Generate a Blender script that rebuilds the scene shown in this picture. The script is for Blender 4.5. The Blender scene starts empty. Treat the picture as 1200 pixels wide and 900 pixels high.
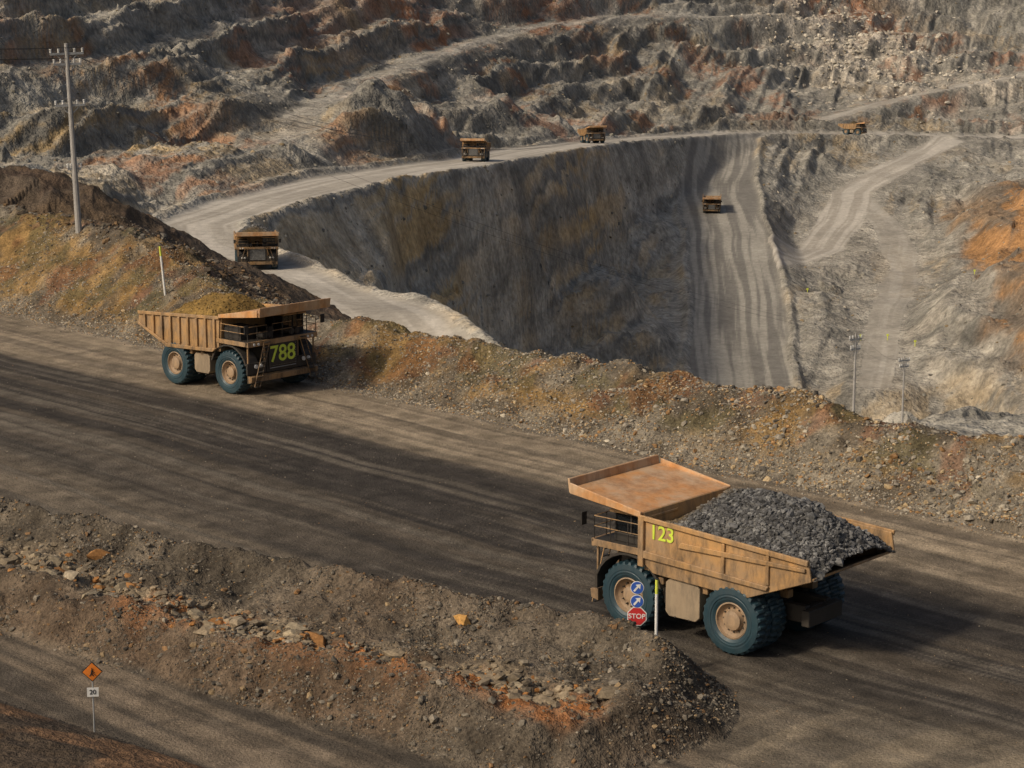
import bpy, bmesh, math, random
import numpy as np
from mathutils import Vector, Matrix
rng=np.random.default_rng(7); random.seed(7)
sc=bpy.context.scene
sc.view_settings.view_transform='Standard'; sc.view_settings.look='None'; sc.view_settings.exposure=0

# ------------------------------------------------------------------ noise
def vn(x,y,seed=0):
    xi=np.floor(x).astype(np.int64); yi=np.floor(y).astype(np.int64)
    fx=x-xi; fy=y-yi
    fx=fx*fx*fx*(fx*(fx*6-15)+10); fy=fy*fy*fy*(fy*(fy*6-15)+10)
    def hs(a,b):
        h=(a*374761393+b*668265263+seed*974634777)&0xffffffff
        h=((h^(h>>13))*1274126177)&0xffffffff
        h=(h^(h>>16))&0xffff
        return h/65535.0
    a=hs(xi,yi);b=hs(xi+1,yi);c=hs(xi,yi+1);d=hs(xi+1,yi+1)
    return (a*(1-fx)+b*fx)*(1-fy)+(c*(1-fx)+d*fx)*fy
def fbm(x,y,sc_,octv=4,seed=0,gain=.5):
    x=x/sc_;y=y/sc_;s=0;a=1;t=0
    for i in range(octv):
        s=s+a*vn(x,y,seed+i*17);t+=a;a*=gain
        x,y=(x*.8-y*.6)*2.03+5.3,(x*.6+y*.8)*2.03+1.7
    return s/t
def afbm(x,y,octv=3,seed=0,gain=.55):
    s=0;a=1;t=0
    for i in range(octv):
        s=s+a*vn(x,y,seed+i*17);t+=a;a*=gain
        x,y=x*2.1+5.3,y*1.5+1.7
    return s/t
def ridged(x,y,sc_,octv=4,seed=0,gain=.5):
    x=x/sc_;y=y/sc_;s=0;a=1;t=0
    for i in range(octv):
        s=s+a*(1-np.abs(2*vn(x,y,seed+i*13)-1));t+=a;a*=gain
        x,y=(x*.8-y*.6)*2.07+3.3,(x*.6+y*.8)*2.07+7.7
    return s/t
def sm(a,b,x):
    t=np.clip((x-a)/(b-a),0,1);return t*t*(3-2*t)
def polydist(x,y,P,zs=False,closed=False):
    P=np.array(P,float);n=len(P);best=np.full(x.shape,1e9);bz=np.zeros(x.shape);lat=np.zeros(x.shape);along=np.zeros(x.shape);L=0
    m=n if closed else n-1
    for i in range(m):
        a=P[i];b=P[(i+1)%n];dx,dy=b[0]-a[0],b[1]-a[1];l2=dx*dx+dy*dy
        t=np.clip(((x-a[0])*dx+(y-a[1])*dy)/l2,0,1)
        px=x-a[0]-t*dx;py=y-a[1]-t*dy;d=np.hypot(px,py)
        k=d<best
        best=np.where(k,d,best)
        if zs:
            l=math.sqrt(l2)
            bz=np.where(k,a[2]+t*(b[2]-a[2]),bz)
            lat=np.where(k,(px*dy-py*dx)/l,lat);along=np.where(k,L+t*l,along);L+=l
    return (best,bz,lat,along) if zs else best
def inside(x,y,P):
    r=np.zeros(x.shape,bool);n=len(P)
    for i in range(n):
        x1,y1=P[i][:2];x2,y2=P[(i+1)%n][:2]
        c=((y1>y)!=(y2>y))&(x<(x2-x1)*(y-y1)/((y2-y1) if y2!=y1 else 1e-9)+x1)
        r^=c
    return r

# ------------------------------------------------------------------ survey data (world metres)
HAUL=[(2,215,-11),(-8,247,-13),(-18,286,-15.5),(-29,316,-17.5),(-41,346,-18),(-53,370,-17),(-57,392,-16.5),(-51,429,-16.5),(-38,490,-18),(-25,540,-20),(-9,601,-23),(11,692,-27),(31,792,-33),(62,883,-38),(97,954,-42),(140,994,-45),(182,1014,-47),(234,1033,-50),(330,1060,-52)]
RAMP=[(97,954,-42),(91,935,-43),(83,873,-50),(78,804,-59),(75,738,-67),(72,685,-74),(68,638,-80),(63,589,-86),(58,532,-92),(52,470,-96)]
BRANCH=[(200,1003,-49),(164,931,-54),(138,879,-60),(125,827,-66),(112,785,-71),(88,739,-72),(70,693,-74)]
TRACK=[(138,879,-60),(142,820,-67),(137,754,-74),(120,684,-76),(100,590,-84)]
WROAD=[(-56,531,-15),(-58,590,-12),(-54,644,-9.6),(-40,798,-5),(0,1013,1.4),(53,1146,4.4),(150,1262,5)]
WROAD2=[(150,1050,-42),(192,1115,-37),(239,1160,-31),(278,1190,-27.5),(340,1230,-24)]
PTS=[(-132,568,21),(-125,535,9),(-118,504,-1),(-111,471,-10),(-106,544,1),(-88,450,-12),(-97,627,6),(-107,690,20),(-85,543,-8),(-67,429,-15),(-89,772,18),(-70,645,-5),(-56,531,-15),(-53,914,16),(-47,808,-4),(-40,684,-17),(-13,662,-21),(0,1066,14),(0,991,-3),(0,866,-23),(69,1198,12),(65,1111,-12),(56,966,-33),(151,1300,11),(141,1213,-16),(125,1067,-35),(238,1371,10),(221,1264,-17),(198,1127,-39),(329,1422,9),(306,1314,-19),(266,1137,-39),(249,1065,-47),
(-44,418,-19),(-36,453,-23.5),(-34,427,-28),(-25,425,-35),(-21,529,-23),(-20,496,-36),(-18,459,-46),(0,633,-34),(0,596,-49),(0,557,-64),(0,541,-68),(30,771,-38),(29,733,-52),(27,683,-68),(23.5,590,-79),(60,852,-43),(60,798,-58),(54,714,-71),(46,600,-81),
(117,932,-49),(109,839,-57),(101,766,-65),(95,683,-74),(85,610,-82),(121,765,-71),(146,827,-66),(175,930,-55),(123,693,-75),(109,610,-82),(118,569,-86),(211,982,-53),(170,848,-61),(192,799,-48),(160,735,-67),(164,676,-57),(145,591,-70),(136,549,-78),
(0,200,-18),(0,260,-35),(0,330,-52),(40,170,-15),(40,256,-25),(63,344,-42),(100,250,-35),(120,450,-80),(60,450,-82),(0,400,-64),(0,470,-69),(180,600,-50),(230,800,-30),(250,300,-30),(230,450,-60),
(-300,500,60),(-250,300,20),(-200,700,60),(-120,1000,60),(0,1300,60),(200,1600,70),(500,1700,70),(500,1200,10),(450,900,0),(380,700,0),(-600,900,80),(-300,1500,90),(900,1500,60),(-120,330,4),(-110,260,4),(-60,260,-6),(-90,400,-8)]
CP=np.array(PTS+[tuple(p) for p in HAUL[2::2]]+[tuple(p) for p in RAMP[1::2]]+[tuple(p) for p in BRANCH[1::2]],float)
def _k(d2): return .5*d2*np.log(d2+1e-9)
X=CP[:,:2]/300.;n=len(X)
K=_k(((X[:,None]-X[None])**2).sum(-1))+np.eye(n)*1.5e-3
Pm=np.c_[np.ones(n),X];A=np.block([[K,Pm],[Pm.T,np.zeros((3,3))]])
sol=np.linalg.solve(A,np.r_[CP[:,2],0,0,0]);W=sol[:n];aff=sol[n:]
def tps(x,y):
    x=x/300.;y=y/300.;r=aff[0]+aff[1]*x+aff[2]*y
    for i in range(n):
        r=r+W[i]*_k((x-X[i,0])**2+(y-X[i,1])**2)
    return r
A0=(-44.1,185.3)
def st(x,y):
    dx=x-A0[0];dy=y-A0[1]
    return dx*.684-dy*.7295, dx*.7295+dy*.684
IFAR=[(-75,140),(-60,131.5),(-41.3,120.6),(-24.5,110.4),(-16.9,104.3),(-10.2,100.1),(-4,95.4),(3.3,91),(7.3,88)]
INEAR=[(9.2,85.5),(8.9,82),(8,79.8),(6.1,77.2),(3.1,75.4),(0,75.4),(-2.5,76.9),(-6.6,80),(-14,85.6),(-22.7,92.5),(-37.1,101.4),(-55,113),(-75,124)]
ISL=IFAR+INEAR
LEDGE=[(-60,121),(-24,100.2),(-21.6,98.4),(-15.1,92.8),(-11.1,88.6),(-7,85.6),(-1.8,82.4),(2.5,80)]
MOUND=[(-110,262,11),(-71,241,8.5),(-54,230,8.0),(-48,228,7.0),(-44,225,5.0),(-39,219,2.4),(-33,211,.3),(-26,198,-3),(-18,186,-6)]
def height(x,y,info=None):
    s,t=st(x,y)
    far=t>3
    zr=(fbm(x,y,6,3,3)-.5)*.18 + (vn(t*1.6,s*.05,5)-.5)*.09*sm(0,-2,t)
    zc=np.interp(s,[-80,-10,10,17,24,38,58,99,160],[7.6,6.4,5.7,4.6,3.3,3.0,3.2,3.1,3.0])
    zc=zc+(fbm(s,s*0+3,9,4,9)-.5)*1.1
    tw=t+(fbm(x,y,5,3,19)-.5)*2.0
    front=tw*.60
    tc=zc/.60
    back=zc-(tw-tc-1.8)*.62
    hb=np.minimum(np.minimum(front,zc),back)
    hb=hb+(fbm(x,y,1.6,4,21)-.5)*.85*sm(.0,1.5,t)+(ridged(x,y,5,4,22)-.6)*1.0*sm(1.,4,t)
    zn=np.where(t>0,np.maximum(hb,zr-1000*(t>2)),zr)
    m=(t>3)&(y<330)&(x<20)
    if m.any():
        d,bz,_,_=polydist(x[m],y[m],MOUND,zs=True)
        hm=bz-np.maximum(d-3,0)*.50+(fbm(x[m],y[m],9,5,31)-.5)*2.6+(ridged(x[m],y[m],3.5,4,32)-.6)*1.3
        zn[m]=np.maximum(zn[m],hm)
    isl=np.zeros(x.shape)
    m=(y<150)&(t<-15)&(x<14)
    if m.any():
        xm,ym=x[m],y[m]
        xw=xm+(fbm(xm,ym,3.2,3,41)-.5)*1.5;yw=ym+(fbm(xm,ym,3.2,3,42)-.5)*1.5
        ins=inside(xw,yw,ISL)
        df=polydist(xw,yw,IFAR+INEAR[:1]);dn=polydist(xw,yw,INEAR)
        plat=1.6+1.05*np.exp(-((df-3.2)/1.5)**2)+.4*np.exp(-((dn-3.0)/1.1)**2)
        ld=polydist(xm,ym,LEDGE)
        plat=plat+(fbm(xm,ym,3.0,4,43)-.5)*1.15
        blocks=np.floor(fbm(xm,ym,1.3,2,47)*9)/9
        plat=plat+sm(1.5,.3,ld)*(blocks-.45)*1.2-.25*sm(2.2,.8,ld)
        h=np.minimum(np.minimum(plat,dn*.78),df*.8)
        sl,tl=st(xm,ym)
        h=h-(ridged(sl*1.0,tl*.25,1.7,3,46)-.5)*.7*sm(0,1.,dn)*sm(4.,2.,dn)
        h=h+(fbm(xm,ym,1.1,3,44)-.5)*.6*sm(0,1.2,np.minimum(df,dn))
        h=np.where(ins,np.maximum(h,0),0)
        zn[m]+=h;isl[m]=np.where(ins,np.minimum(dn,df),0)
        dist=(xm+20.6)*-.62+(ym-83.7)*-.78
        zn[m]+=np.clip(dist*.4,0,2.2)+ (sm(0,1.5,dist))*(fbm(xm*.8+ym,ym*2,2.2,3,45)-.5)*.5
    out=zn.copy()
    Z0=lambda:np.zeros(x.shape)
    road=Z0();lat=Z0();al=Z0()
    if info is not None:
        for k_ in('rk','wall','fr'): info[k_]=Z0()
        info['nearside']=np.ones(x.shape)
    if far.any():
        xf,yf,tf=x[far],y[far],t[far]
        R=np.hypot(xf,yf)
        wx=xf+(fbm(xf,yf,90,4,51)-.5)*60; wy=yf+(fbm(xf,yf,90,4,52)-.5)*60
        b=tps(xf+(wx-xf)*.35,yf+(wy-yf)*.35)
        hy=np.interp(xf,[-57,-51,-38,-25,-9,11,31,62,97,140,182,234],[400,429,490,540,601,692,792,883,954,994,1014,1033])
        wall=sm(5,60,yf-hy)*sm(2000,1500,yf)
        wall=np.maximum(wall,sm(-62,-80,xf)*sm(360,420,yf))
        # benches on the outer wall
        step=9.5
        q=(b-.028*yf*wall+ (fbm(xf,yf,170,3,53)-.5)*16+(fbm(xf,yf,28,4,58)-.5)*4.5)/step
        fl=np.floor(q);fr=q-fl
        g=sm(.46,.88,fr)*.86+.14*fr
        dzw=(fl+g-q)*step
        # wider, taller benches on the inner slope below the haul road
        step2=15.
        q2=(b+(fbm(xf,yf,60,3,68)-.5)*13+(fbm(xf,yf,16,4,69)-.5)*5)/step2
        fl2=np.floor(q2);fr2=q2-fl2
        g2=sm(.42,.95,fr2)*.93+.07*fr2
        dzm=(fl2+g2-q2)*step2
        mid=(1-wall)*sm(260,380,yf)
        slp=sm(100,60,xf)
        cr=xf-b*1.1-yf*.12
        gl=1-np.abs(2*afbm(cr/13,b/26+xf/300,3,54)-1)
        gl2=ridged(wx,wy,30,5,55)-.6
        gl3=fbm(xf,yf,8,5,56,.6)-.5
        big=fbm(wx,wy,95,4,57)-.5
        amp=sm(150,420,R)
        face=sm(.40,.6,fr)*wall+(1-wall)*sm(.4,.6,fr2)
        nz=dzw*(wall*.95+mid*.7*(1-slp))+dzm*mid*slp+ ((gl-.6)*(2.2+4.5*face)+gl2*(3.2+1.5*mid)+big*9)*amp*(.85+.15*wall) + gl3*(1.0+2.6*amp)
        z1=b+nz
        w=np.zeros(xf.shape);rl=np.zeros(xf.shape);ra=np.zeros(xf.shape);rk=np.zeros(xf.shape)
        for k,(P,hw,bl,idn) in enumerate([(WROAD,3,14,2),(WROAD2,4,14,2),(TRACK,5,16,1),(BRANCH,8,20,2),(RAMP,14,14,3),(HAUL,10,13,4)]):
            d,zz,l,a=polydist(xf,yf,P,zs=True)
            hh=hw+(fbm(xf,yf,25,3,60+k)-.5)*4
            if idn==4: hh=hh-3.5*sm(500,300,yf)
            w1=(1-sm(hh,hh+bl,d))*(.8 if k==0 else 1)
            z1=z1*(1-w1)+zz*w1
            if idn>=3: z1=z1+1.3*np.exp(-((d-hh-1.8)/1.5)**2)*(.5+fbm(xf,yf,6,2,90))
            r1=1-sm(hh-1.5,hh+1.5,d)
            if k==0: r1=r1*.4
            if k==1: r1=r1*.75
            rl=np.where(r1>.3,l,rl);ra=np.where(r1>.3,a,ra)
            rk=np.where(r1>.3,idn,rk)
            w=np.maximum(w,r1)
        zf=z1
        znf=zn[far]
        zf2=np.minimum(zf,-3-(tf-8)*.3)
        lim=sm(40,90,tf)
        zf3=np.where(yf<300,zf2*(1-lim)+np.minimum(zf,zf2*(1-lim)+zf*lim)*lim,zf)
        zz=np.maximum(znf,zf3)
        zz=np.where(tf>120,zf,zz)
        out[far]=zz
        road[far]=np.where(zz>zf3+.3,0,w);lat[far]=rl;al[far]=ra
        if info is not None:
            info['rk'][far]=rk;info['wall'][far]=wall;info['fr'][far]=fr2*mid*slp
            info['nearside'][far]=(znf>=zf3-.1)&(tf<120)
    if info is not None:
        info.update(s=s,t=t,isl=isl,road=road,lat=lat,al=al)
    return out
def hz(x,y): return float(height(np.array([float(x)]),np.array([float(y)]))[0])

# ------------------------------------------------------------------ grid
ys=[52.]
while ys[-1]<240: ys.append(ys[-1]*1.0023)
while ys[-1]<1480: ys.append(ys[-1]*1.0028)
while ys[-1]<3600: ys.append(ys[-1]*1.04)
ys=np.array(ys)
b=np.linspace(-.262,.262,900)
o=np.linspace(.27,.75,34)
bs=np.r_[-o[::-1],b,o]
GY,GB=np.meshgrid(ys,bs,indexing='ij');GX=GB*GY
nr,nc=GX.shape
x=GX.ravel();y=GY.ravel()
info={}
z=height(x,y,info)
GZ=z.reshape(nr,nc)
P3=np.stack([GX,GY,GZ],-1)
du=np.gradient(P3,axis=1);dv=np.gradient(P3,axis=0)
Nn=np.cross(du,dv);Nn/=np.linalg.norm(Nn,axis=-1,keepdims=True)+1e-12
steep=(1-np.abs(Nn[...,2])).ravel()

# ------------------------------------------------------------------ colours
def C(r,g,b): return np.array([r,g,b])
def mix(a,b,m): m=np.clip(m,0,1)[:,None]; return a*(1-m)+b*m
s,t=info['s'],info['t'];isl=info['isl'];wall=info['wall'];road=info['road'];lat=info['lat'];al=info['al'];near=info['nearside']>.5
N=len(x);one=np.ones((N,1))
def blob(cx,cy,r,ry=None): 
    return np.exp(-(((x-cx)/r)**2+((y-cy)/(ry or r))**2))
def farcol():
    xx,yy=x,y
    n1=fbm(xx,yy,60,5,101);n2=fbm(xx,yy,14,4,102);n3=fbm(xx,yy,4,3,103)
    cr=xx-z*1.1-yy*.12+(n2-.5)*14
    st1=afbm(cr/9,z/14+yy/160,4,104,.6)
    st2=afbm(cr/3.2,z/9+yy/120,3,107,.6)
    c=mix(C(.265,.252,.215)*one,C(.185,.178,.155)*one,sm(.35,.65,n1))
    c=mix(c,C(.38,.355,.30)*one,sm(.50,.72,st1)*.75)
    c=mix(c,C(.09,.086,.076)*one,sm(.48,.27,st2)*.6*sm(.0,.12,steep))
    och=sm(.50,.66,fbm(xx,yy,48,4,105))*.65+blob(-95,530,26,60)*.9+blob(-20,510,14,40)*1.+blob(22,660,16,40)*.8+blob(60,1020,70,60)*.5+blob(-50,760,30,90)*.5
    c=mix(c,C(.33,.24,.125)*one,och*sm(.45,.61,st2*.5+st1*.5)*.85)
    rust=sm(.57,.69,fbm(xx,yy,38,4,106))*wall*.8+blob(215,1140,16,20)*1.3+blob(-30,930,20,50)*.9+blob(15,1120,25,60)*1.+blob(200,1330,40,60)*.7+blob(-75,800,18,60)*.9
    c=mix(c,C(.28,.132,.068)*one,rust*sm(.42,.58,st1*.5+st2*.5)*.85)
    pale_sunlit=blob(200,1250,50,75)*1.1+blob(262,1165,60,16)*1.2+blob(-8,590,7,25)*.7+blob(130,800,40,60)*.35+blob(120,650,40,90)*.3  # whitish rock; far-right blobs also paint a sunlit patch and strip into the colour
    c=mix(c,C(.52,.46,.37)*one,pale_sunlit*sm(.35,.6,n2*.6+n3*.4))
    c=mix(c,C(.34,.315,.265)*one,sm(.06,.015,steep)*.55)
    sp=sm(-5,3,xx-(169+(yy-840)*.12)-(n2-.5)*22)*sm(880,835,yy)*sm(440,500,yy)
    spc=mix(C(.34,.18,.07)*one,C(.24,.165,.10)*one,sm(.38,.58,st1))
    spc=mix(spc,C(.15,.13,.105)*one,sm(.55,.35,st2)*.75)
    c=mix(c,spc,sp*.9)
    c=c*(.75+.5*n3)[:,None]
    inner=(1-wall)*sm(90,40,xx)
    # inner slope colour lightened to imitate sunlight, dust on its bench tops
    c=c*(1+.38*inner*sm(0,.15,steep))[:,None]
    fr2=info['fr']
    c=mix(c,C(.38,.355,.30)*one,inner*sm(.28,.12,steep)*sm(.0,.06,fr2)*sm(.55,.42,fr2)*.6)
    k=info['rk']
    stx=fbm(lat/1.6+(fbm(al,lat*0,60,2,110)-.5)*4,al/70.,1,3,111)
    rc=mix(C(.36,.33,.28)*one,C(.48,.445,.385)*one,sm(.4,.65,stx))
    ramp=mix(C(.19,.18,.16)*one,C(.34,.32,.275)*one,sm(.40,.62,stx))
    rc=np.where((k==3)[:,None],ramp,rc);tr=(k==1)
    c=mix(c,rc,road*np.where(tr,.45,.95))
    return c
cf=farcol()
def nearcol():
    n1=fbm(x,y,4,4,201);n2=fbm(x,y,.9,3,202);n0=fbm(x,y,22,3,203)
    tt=t+(fbm(s,t*.3,28,3,204)-.5)*3
    stk=afbm(tt*1.6,s*.03,3,205);stk2=afbm(tt*.45,s*.02,3,206);stk3=vn(tt*2.6,s*.05,207)
    c=C(.265,.215,.152)*one
    c=mix(c,C(.14,.115,.085)*one,sm(.40,.66,stk)*.85)
    c=mix(c,C(.19,.148,.10)*one,sm(.45,.6,n0)*.4)
    dk=sm(-8.5,-12,tt)*(1-sm(-27,-33,tt)*.4)
    dk=dk*(.78+.4*sm(.35,.6,stk2))
    c=mix(c,C(.046,.040,.034)*one,dk)
    c=mix(c,C(.150,.13,.102)*one,sm(.54,.70,stk)*.55*sm(-9,-13,tt))
    c=c*(.80+.40*stk3)[:,None]
    c=mix(c,C(.14,.123,.10)*one,sm(-1.6,-.2,tt)*.8)
    rr=np.hypot(x-25,y-66);arc=afbm(rr*1.1,np.arctan2(y-66,x-25)*1.2,3,210)
    j=sm(-24,-29,t)*sm(6,10,x)*sm(0,2,20+ (y-86)*-1)
    jc=mix(C(.23,.19,.135)*one,C(.13,.11,.083)*one,sm(.32,.70,arc))
    c=mix(c,jc,j*(.85-.55*sm(79,84,y)))
    low=(t<-36)&(x<7)|((t<-33)&(isl<=0)&(y<100)&(x<-5))
    lc=mix(C(.17,.135,.097)*one,C(.075,.063,.049)*one,sm(.38,.58,afbm(t*.9,s*.05,3,211)))
    c=np.where(low[:,None],lc,c)
    bank=((x+20.6)*-.62+(y-83.7)*-.78)>0.2
    bc=mix(C(.17,.10,.055)*one,C(.07,.052,.036)*one,sm(.4,.6,n1))
    c=np.where((bank&(x<5)&(y<130))[:,None],bc,c)
    ic=mix(C(.128,.107,.08)*one,C(.070,.058,.043)*one,sm(.4,.65,n1))
    ld=polydist(x,y,LEDGE)
    strip=sm(2.6,.7,ld+(n1-.5)*2.0)
    slab=sm(.38,.55,fbm(x,y,1.2,3,230))
    ic=mix(ic,mix(C(.25,.20,.135)*one,C(.13,.10,.068)*one,1-slab),strip*.9)
    org=polydist(x,y,[(-16,92),(-12.5,89.3),(-11.1,87.9),(-7,84.9),(-2.7,82.0),(1.8,79.0)])
    ic=mix(ic,C(.42,.16,.045)*one,sm(2.1,.5,org+(n2-.5)*1.6)*sm(.28,.42,n1)*.85)
    ic=mix(ic,C(.11,.07,.042)*one,sm(.48,.66,n0)*.55*(1-strip))
    c=mix(c,ic,sm(0.0,.5,isl))
    bc=mix(C(.205,.178,.135)*one,C(.11,.09,.065)*one,sm(.4,.62,n1))
    oc=sm(.46,.64,fbm(x,y,7,4,220)*.6+fbm(x,y,2.2,4,224)*.4+ .09*np.exp(-((s-52)/18)**2)+.04*np.exp(-((s-8)/22)**2))
    bc=mix(bc,C(.27,.165,.055)*one,oc*sm(.8,2.2,t)*.75)
    bc=mix(bc,C(.10,.085,.04)*one,sm(.50,.64,fbm(x,y,2.5,4,222))*.7*sm(1.5,3,t))
    bc=mix(bc,C(.19,.08,.038)*one,sm(.6,.70,fbm(x,y,3,3,221))*.5*sm(1,2,t))
    bc=mix(bc,mix(C(.085,.062,.045)*one,C(.19,.11,.055)*one,sm(.52,.68,n0*.5+n1*.5)),sm(10,17,t)*.85)
    c=mix(c,bc,sm(-.3,.6,t+(n1-.5)*1.2))
    c=c*(.70+.60*n2)[:,None]
    return c
cn=nearcol()
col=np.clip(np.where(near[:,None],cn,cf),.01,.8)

# ------------------------------------------------------------------ materials
def newmat(name):
    m=bpy.data.materials.new(name);m.use_nodes=True
    nt=m.node_tree;nt.nodes.clear()
    o=nt.nodes.new('ShaderNodeOutputMaterial');bs_=nt.nodes.new('ShaderNodeBsdfPrincipled')
    nt.links.new(bs_.outputs[0],o.inputs[0]);return m,nt,bs_
def noise(nt,scale,detail=6,rough=.6,vec=None):
    n_=nt.nodes.new('ShaderNodeTexNoise');n_.inputs['Scale'].default_value=scale;n_.inputs['Detail'].default_value=detail;n_.inputs['Roughness'].default_value=rough
    if vec: nt.links.new(vec,n_.inputs['Vector'])
    return n_
def mrange(nt,src,a,b_,c,d):
    m=nt.nodes.new('ShaderNodeMapRange');m.inputs[1].default_value=a;m.inputs[2].default_value=b_;m.inputs[3].default_value=c;m.inputs[4].default_value=d
    nt.links.new(src,m.inputs[0]);return m.outputs[0]
def ground_mat(name,s1,s2,bump,lo=.6,hi=1.45,bscale=None,rough=.93):
    m,nt,bs_=newmat(name)
    tc=nt.nodes.new('ShaderNodeTexCoord')
    at=nt.nodes.new('ShaderNodeAttribute');at.attribute_name='Col'
    n1=noise(nt,s1,4,.65,tc.outputs['Object']);n2=noise(nt,s2,2,.7,tc.outputs['Object'])
    v1=mrange(nt,n1.outputs['Fac'],.3,.7,lo,hi);v2=mrange(nt,n2.outputs['Fac'],.3,.7,lo,hi)
    mu=nt.nodes.new('ShaderNodeMath');mu.operation='MULTIPLY';nt.links.new(v1,mu.inputs[0]);nt.links.new(v2,mu.inputs[1])
    vm=nt.nodes.new('ShaderNodeVectorMath');vm.operation='SCALE';nt.links.new(at.outputs['Color'],vm.inputs[0]);nt.links.new(mu.outputs[0],vm.inputs['Scale'])
    nt.links.new(vm.outputs[0],bs_.inputs['Base Color'])
    bs_.inputs['Roughness'].default_value=rough;bs_.inputs['Specular IOR Level'].default_value=.2
    if bump>0:
        nb=noise(nt,bscale or s2,3,.7,tc.outputs['Object'])
        bp=nt.nodes.new('ShaderNodeBump');bp.inputs['Strength'].default_value=1;bp.inputs['Distance'].default_value=bump
        nt.links.new(nb.outputs['Fac'],bp.inputs['Height']);nt.links.new(bp.outputs[0],bs_.inputs['Normal'])
    return m
M_near=ground_mat('packed_dirt',.6,11,.10,.68,1.35,6)
M_berm=ground_mat('berm_soil',.9,6,.28,.6,1.4,3)
M_far=ground_mat('pit_rock',.08,.6,1.6,.68,1.32,.35)
M_froad=ground_mat('pit_road_dust',.05,.5,.3,.85,1.15,.4)
M_rock=ground_mat('loose_rock',1.5,9,0,.7,1.3,6)

def build(name,V,F,Cc,mat,smooth=True):
    me=bpy.data.meshes.new(name)
    k=F.shape[1]
    me.vertices.add(len(V));me.vertices.foreach_set('co',V.astype(np.float32).ravel())
    me.loops.add(F.size);me.loops.foreach_set('vertex_index',F.astype(np.int32).ravel())
    me.polygons.add(len(F));me.polygons.foreach_set('loop_start',(np.arange(len(F))*k).astype(np.int32));me.polygons.foreach_set('loop_total',np.full(len(F),k,np.int32))
    me.polygons.foreach_set('use_smooth',np.full(len(F),smooth))
    me.update(calc_edges=True)
    if Cc is not None:
        a=me.color_attributes.new('Col','FLOAT_COLOR','POINT')
        a.data.foreach_set('color',np.c_[Cc,np.ones(len(Cc))].astype(np.float32).ravel())
    if mat: me.materials.append(mat)
    ob=bpy.data.objects.new(name,me);sc.collection.objects.link(ob);return ob
idx=np.arange(nr*nc).reshape(nr,nc)
F=np.stack([idx[:-1,:-1],idx[:-1,1:],idx[1:,1:],idx[1:,:-1]],-1).reshape(-1,4)
c0=F[:,0]
lab=np.full(len(F),0)
lab[(~near[c0])]=4
lab[(~near[c0])&(road[c0]>.5)]=5
lab[near[c0]&(t[c0]>0)]=2
lab[near[c0]&(isl[c0]>0)]=3
bankm=(((x+20.6)*-.62+(y-83.7)*-.78)>0)&(x<5)&(y<130)&(t<-20)
lab[near[c0]&bankm[c0]]=1
lab[(lab==4)&(y[c0]>1480)]=6
V=np.c_[x,y,z]
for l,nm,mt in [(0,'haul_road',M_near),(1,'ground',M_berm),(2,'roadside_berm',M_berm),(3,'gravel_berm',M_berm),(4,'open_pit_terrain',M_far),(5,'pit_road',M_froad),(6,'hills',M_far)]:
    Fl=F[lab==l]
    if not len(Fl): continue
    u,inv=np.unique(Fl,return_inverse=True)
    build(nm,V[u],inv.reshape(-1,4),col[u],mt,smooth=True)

# ------------------------------------------------------------------ rocks
def ico():
    bm=bmesh.new();bmesh.ops.create_icosphere(bm,subdivisions=1,radius=1)
    v=np.array([q.co[:] for q in bm.verts]);f_=np.array([[q.index for q in p.verts] for p in bm.faces]);bm.free();return v,f_
IV,IF=ico()
VAR=np.stack([IV*(.62+.6*rng.random((12,1)))+rng.normal(0,.08,(12,3)) for _ in range(16)])
def rocks(name,P,S,Cc,mat=M_rock,parent=None,flat=.75):
    n_=len(P)
    q=rng.normal(size=(n_,4));q/=np.linalg.norm(q,axis=1,keepdims=True)
    w,a,b_,c=q.T
    Rm=np.stack([1-2*(b_*b_+c*c),2*(a*b_-c*w),2*(a*c+b_*w),2*(a*b_+c*w),1-2*(a*a+c*c),2*(b_*c-a*w),2*(a*c-b_*w),2*(b_*c+a*w),1-2*(a*a+b_*b_)],-1).reshape(n_,3,3)
    vs=VAR[rng.integers(0,16,n_)]*(rng.uniform(.55,1.25,(n_,1,3)))
    vs=np.einsum('nij,nvj->nvi',Rm,vs)*S[:,None,None]
    vs[:,:,2]*=flat
    vs=vs+P[:,None,:]
    Fr=(IF[None]+(np.arange(n_)*12)[:,None,None]).reshape(-1,3)
    ob=build(name,vs.reshape(-1,3),Fr,np.repeat(Cc,12,0),mat,smooth=False)
    if parent: ob.parent=parent
    return ob
def pal(n_,cols,ws,var=.25):
    cols=np.array(cols);k=rng.choice(len(cols),n_,p=np.array(ws)/sum(ws))
    return cols[k]*rng.uniform(1-var,1+var,(n_,1))
def onground(xs,ys_,S,sink=.1):
    return np.c_[xs,ys_,height(xs,ys_)+S*sink]
GREY=[(.24,.213,.17),(.14,.125,.103),(.36,.32,.25),(.28,.165,.075),(.35,.265,.155)]
GREYD=[(.16,.14,.11),(.09,.08,.065),(.25,.218,.17),(.20,.12,.06),(.26,.19,.11)]
n_=62000
ss=rng.uniform(-8,110,n_);tt=rng.uniform(-.4,9.5,n_)
xs=A0[0]+.684*ss+.7295*tt;yy=A0[1]-.7295*ss+.684*tt
dens=.22+.5*sm(2.8,.6,tt)+.75*sm(.45,.62,fbm(xs,yy,5,3,401))*(.5+.5*sm(45,85,ss))
k=rng.random(n_)<dens;xs,yy,ss=xs[k],yy[k],ss[k];n_=len(xs)
S=.035+.07*rng.random(n_)**2+.20*(rng.random(n_)**16)*(.5+.6*sm(50,90,ss))
rocks('berm_rubble',onground(xs,yy,S),S,pal(n_,GREY,[4,3,2.0,2.2,2.4]))
n_=7000
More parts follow.
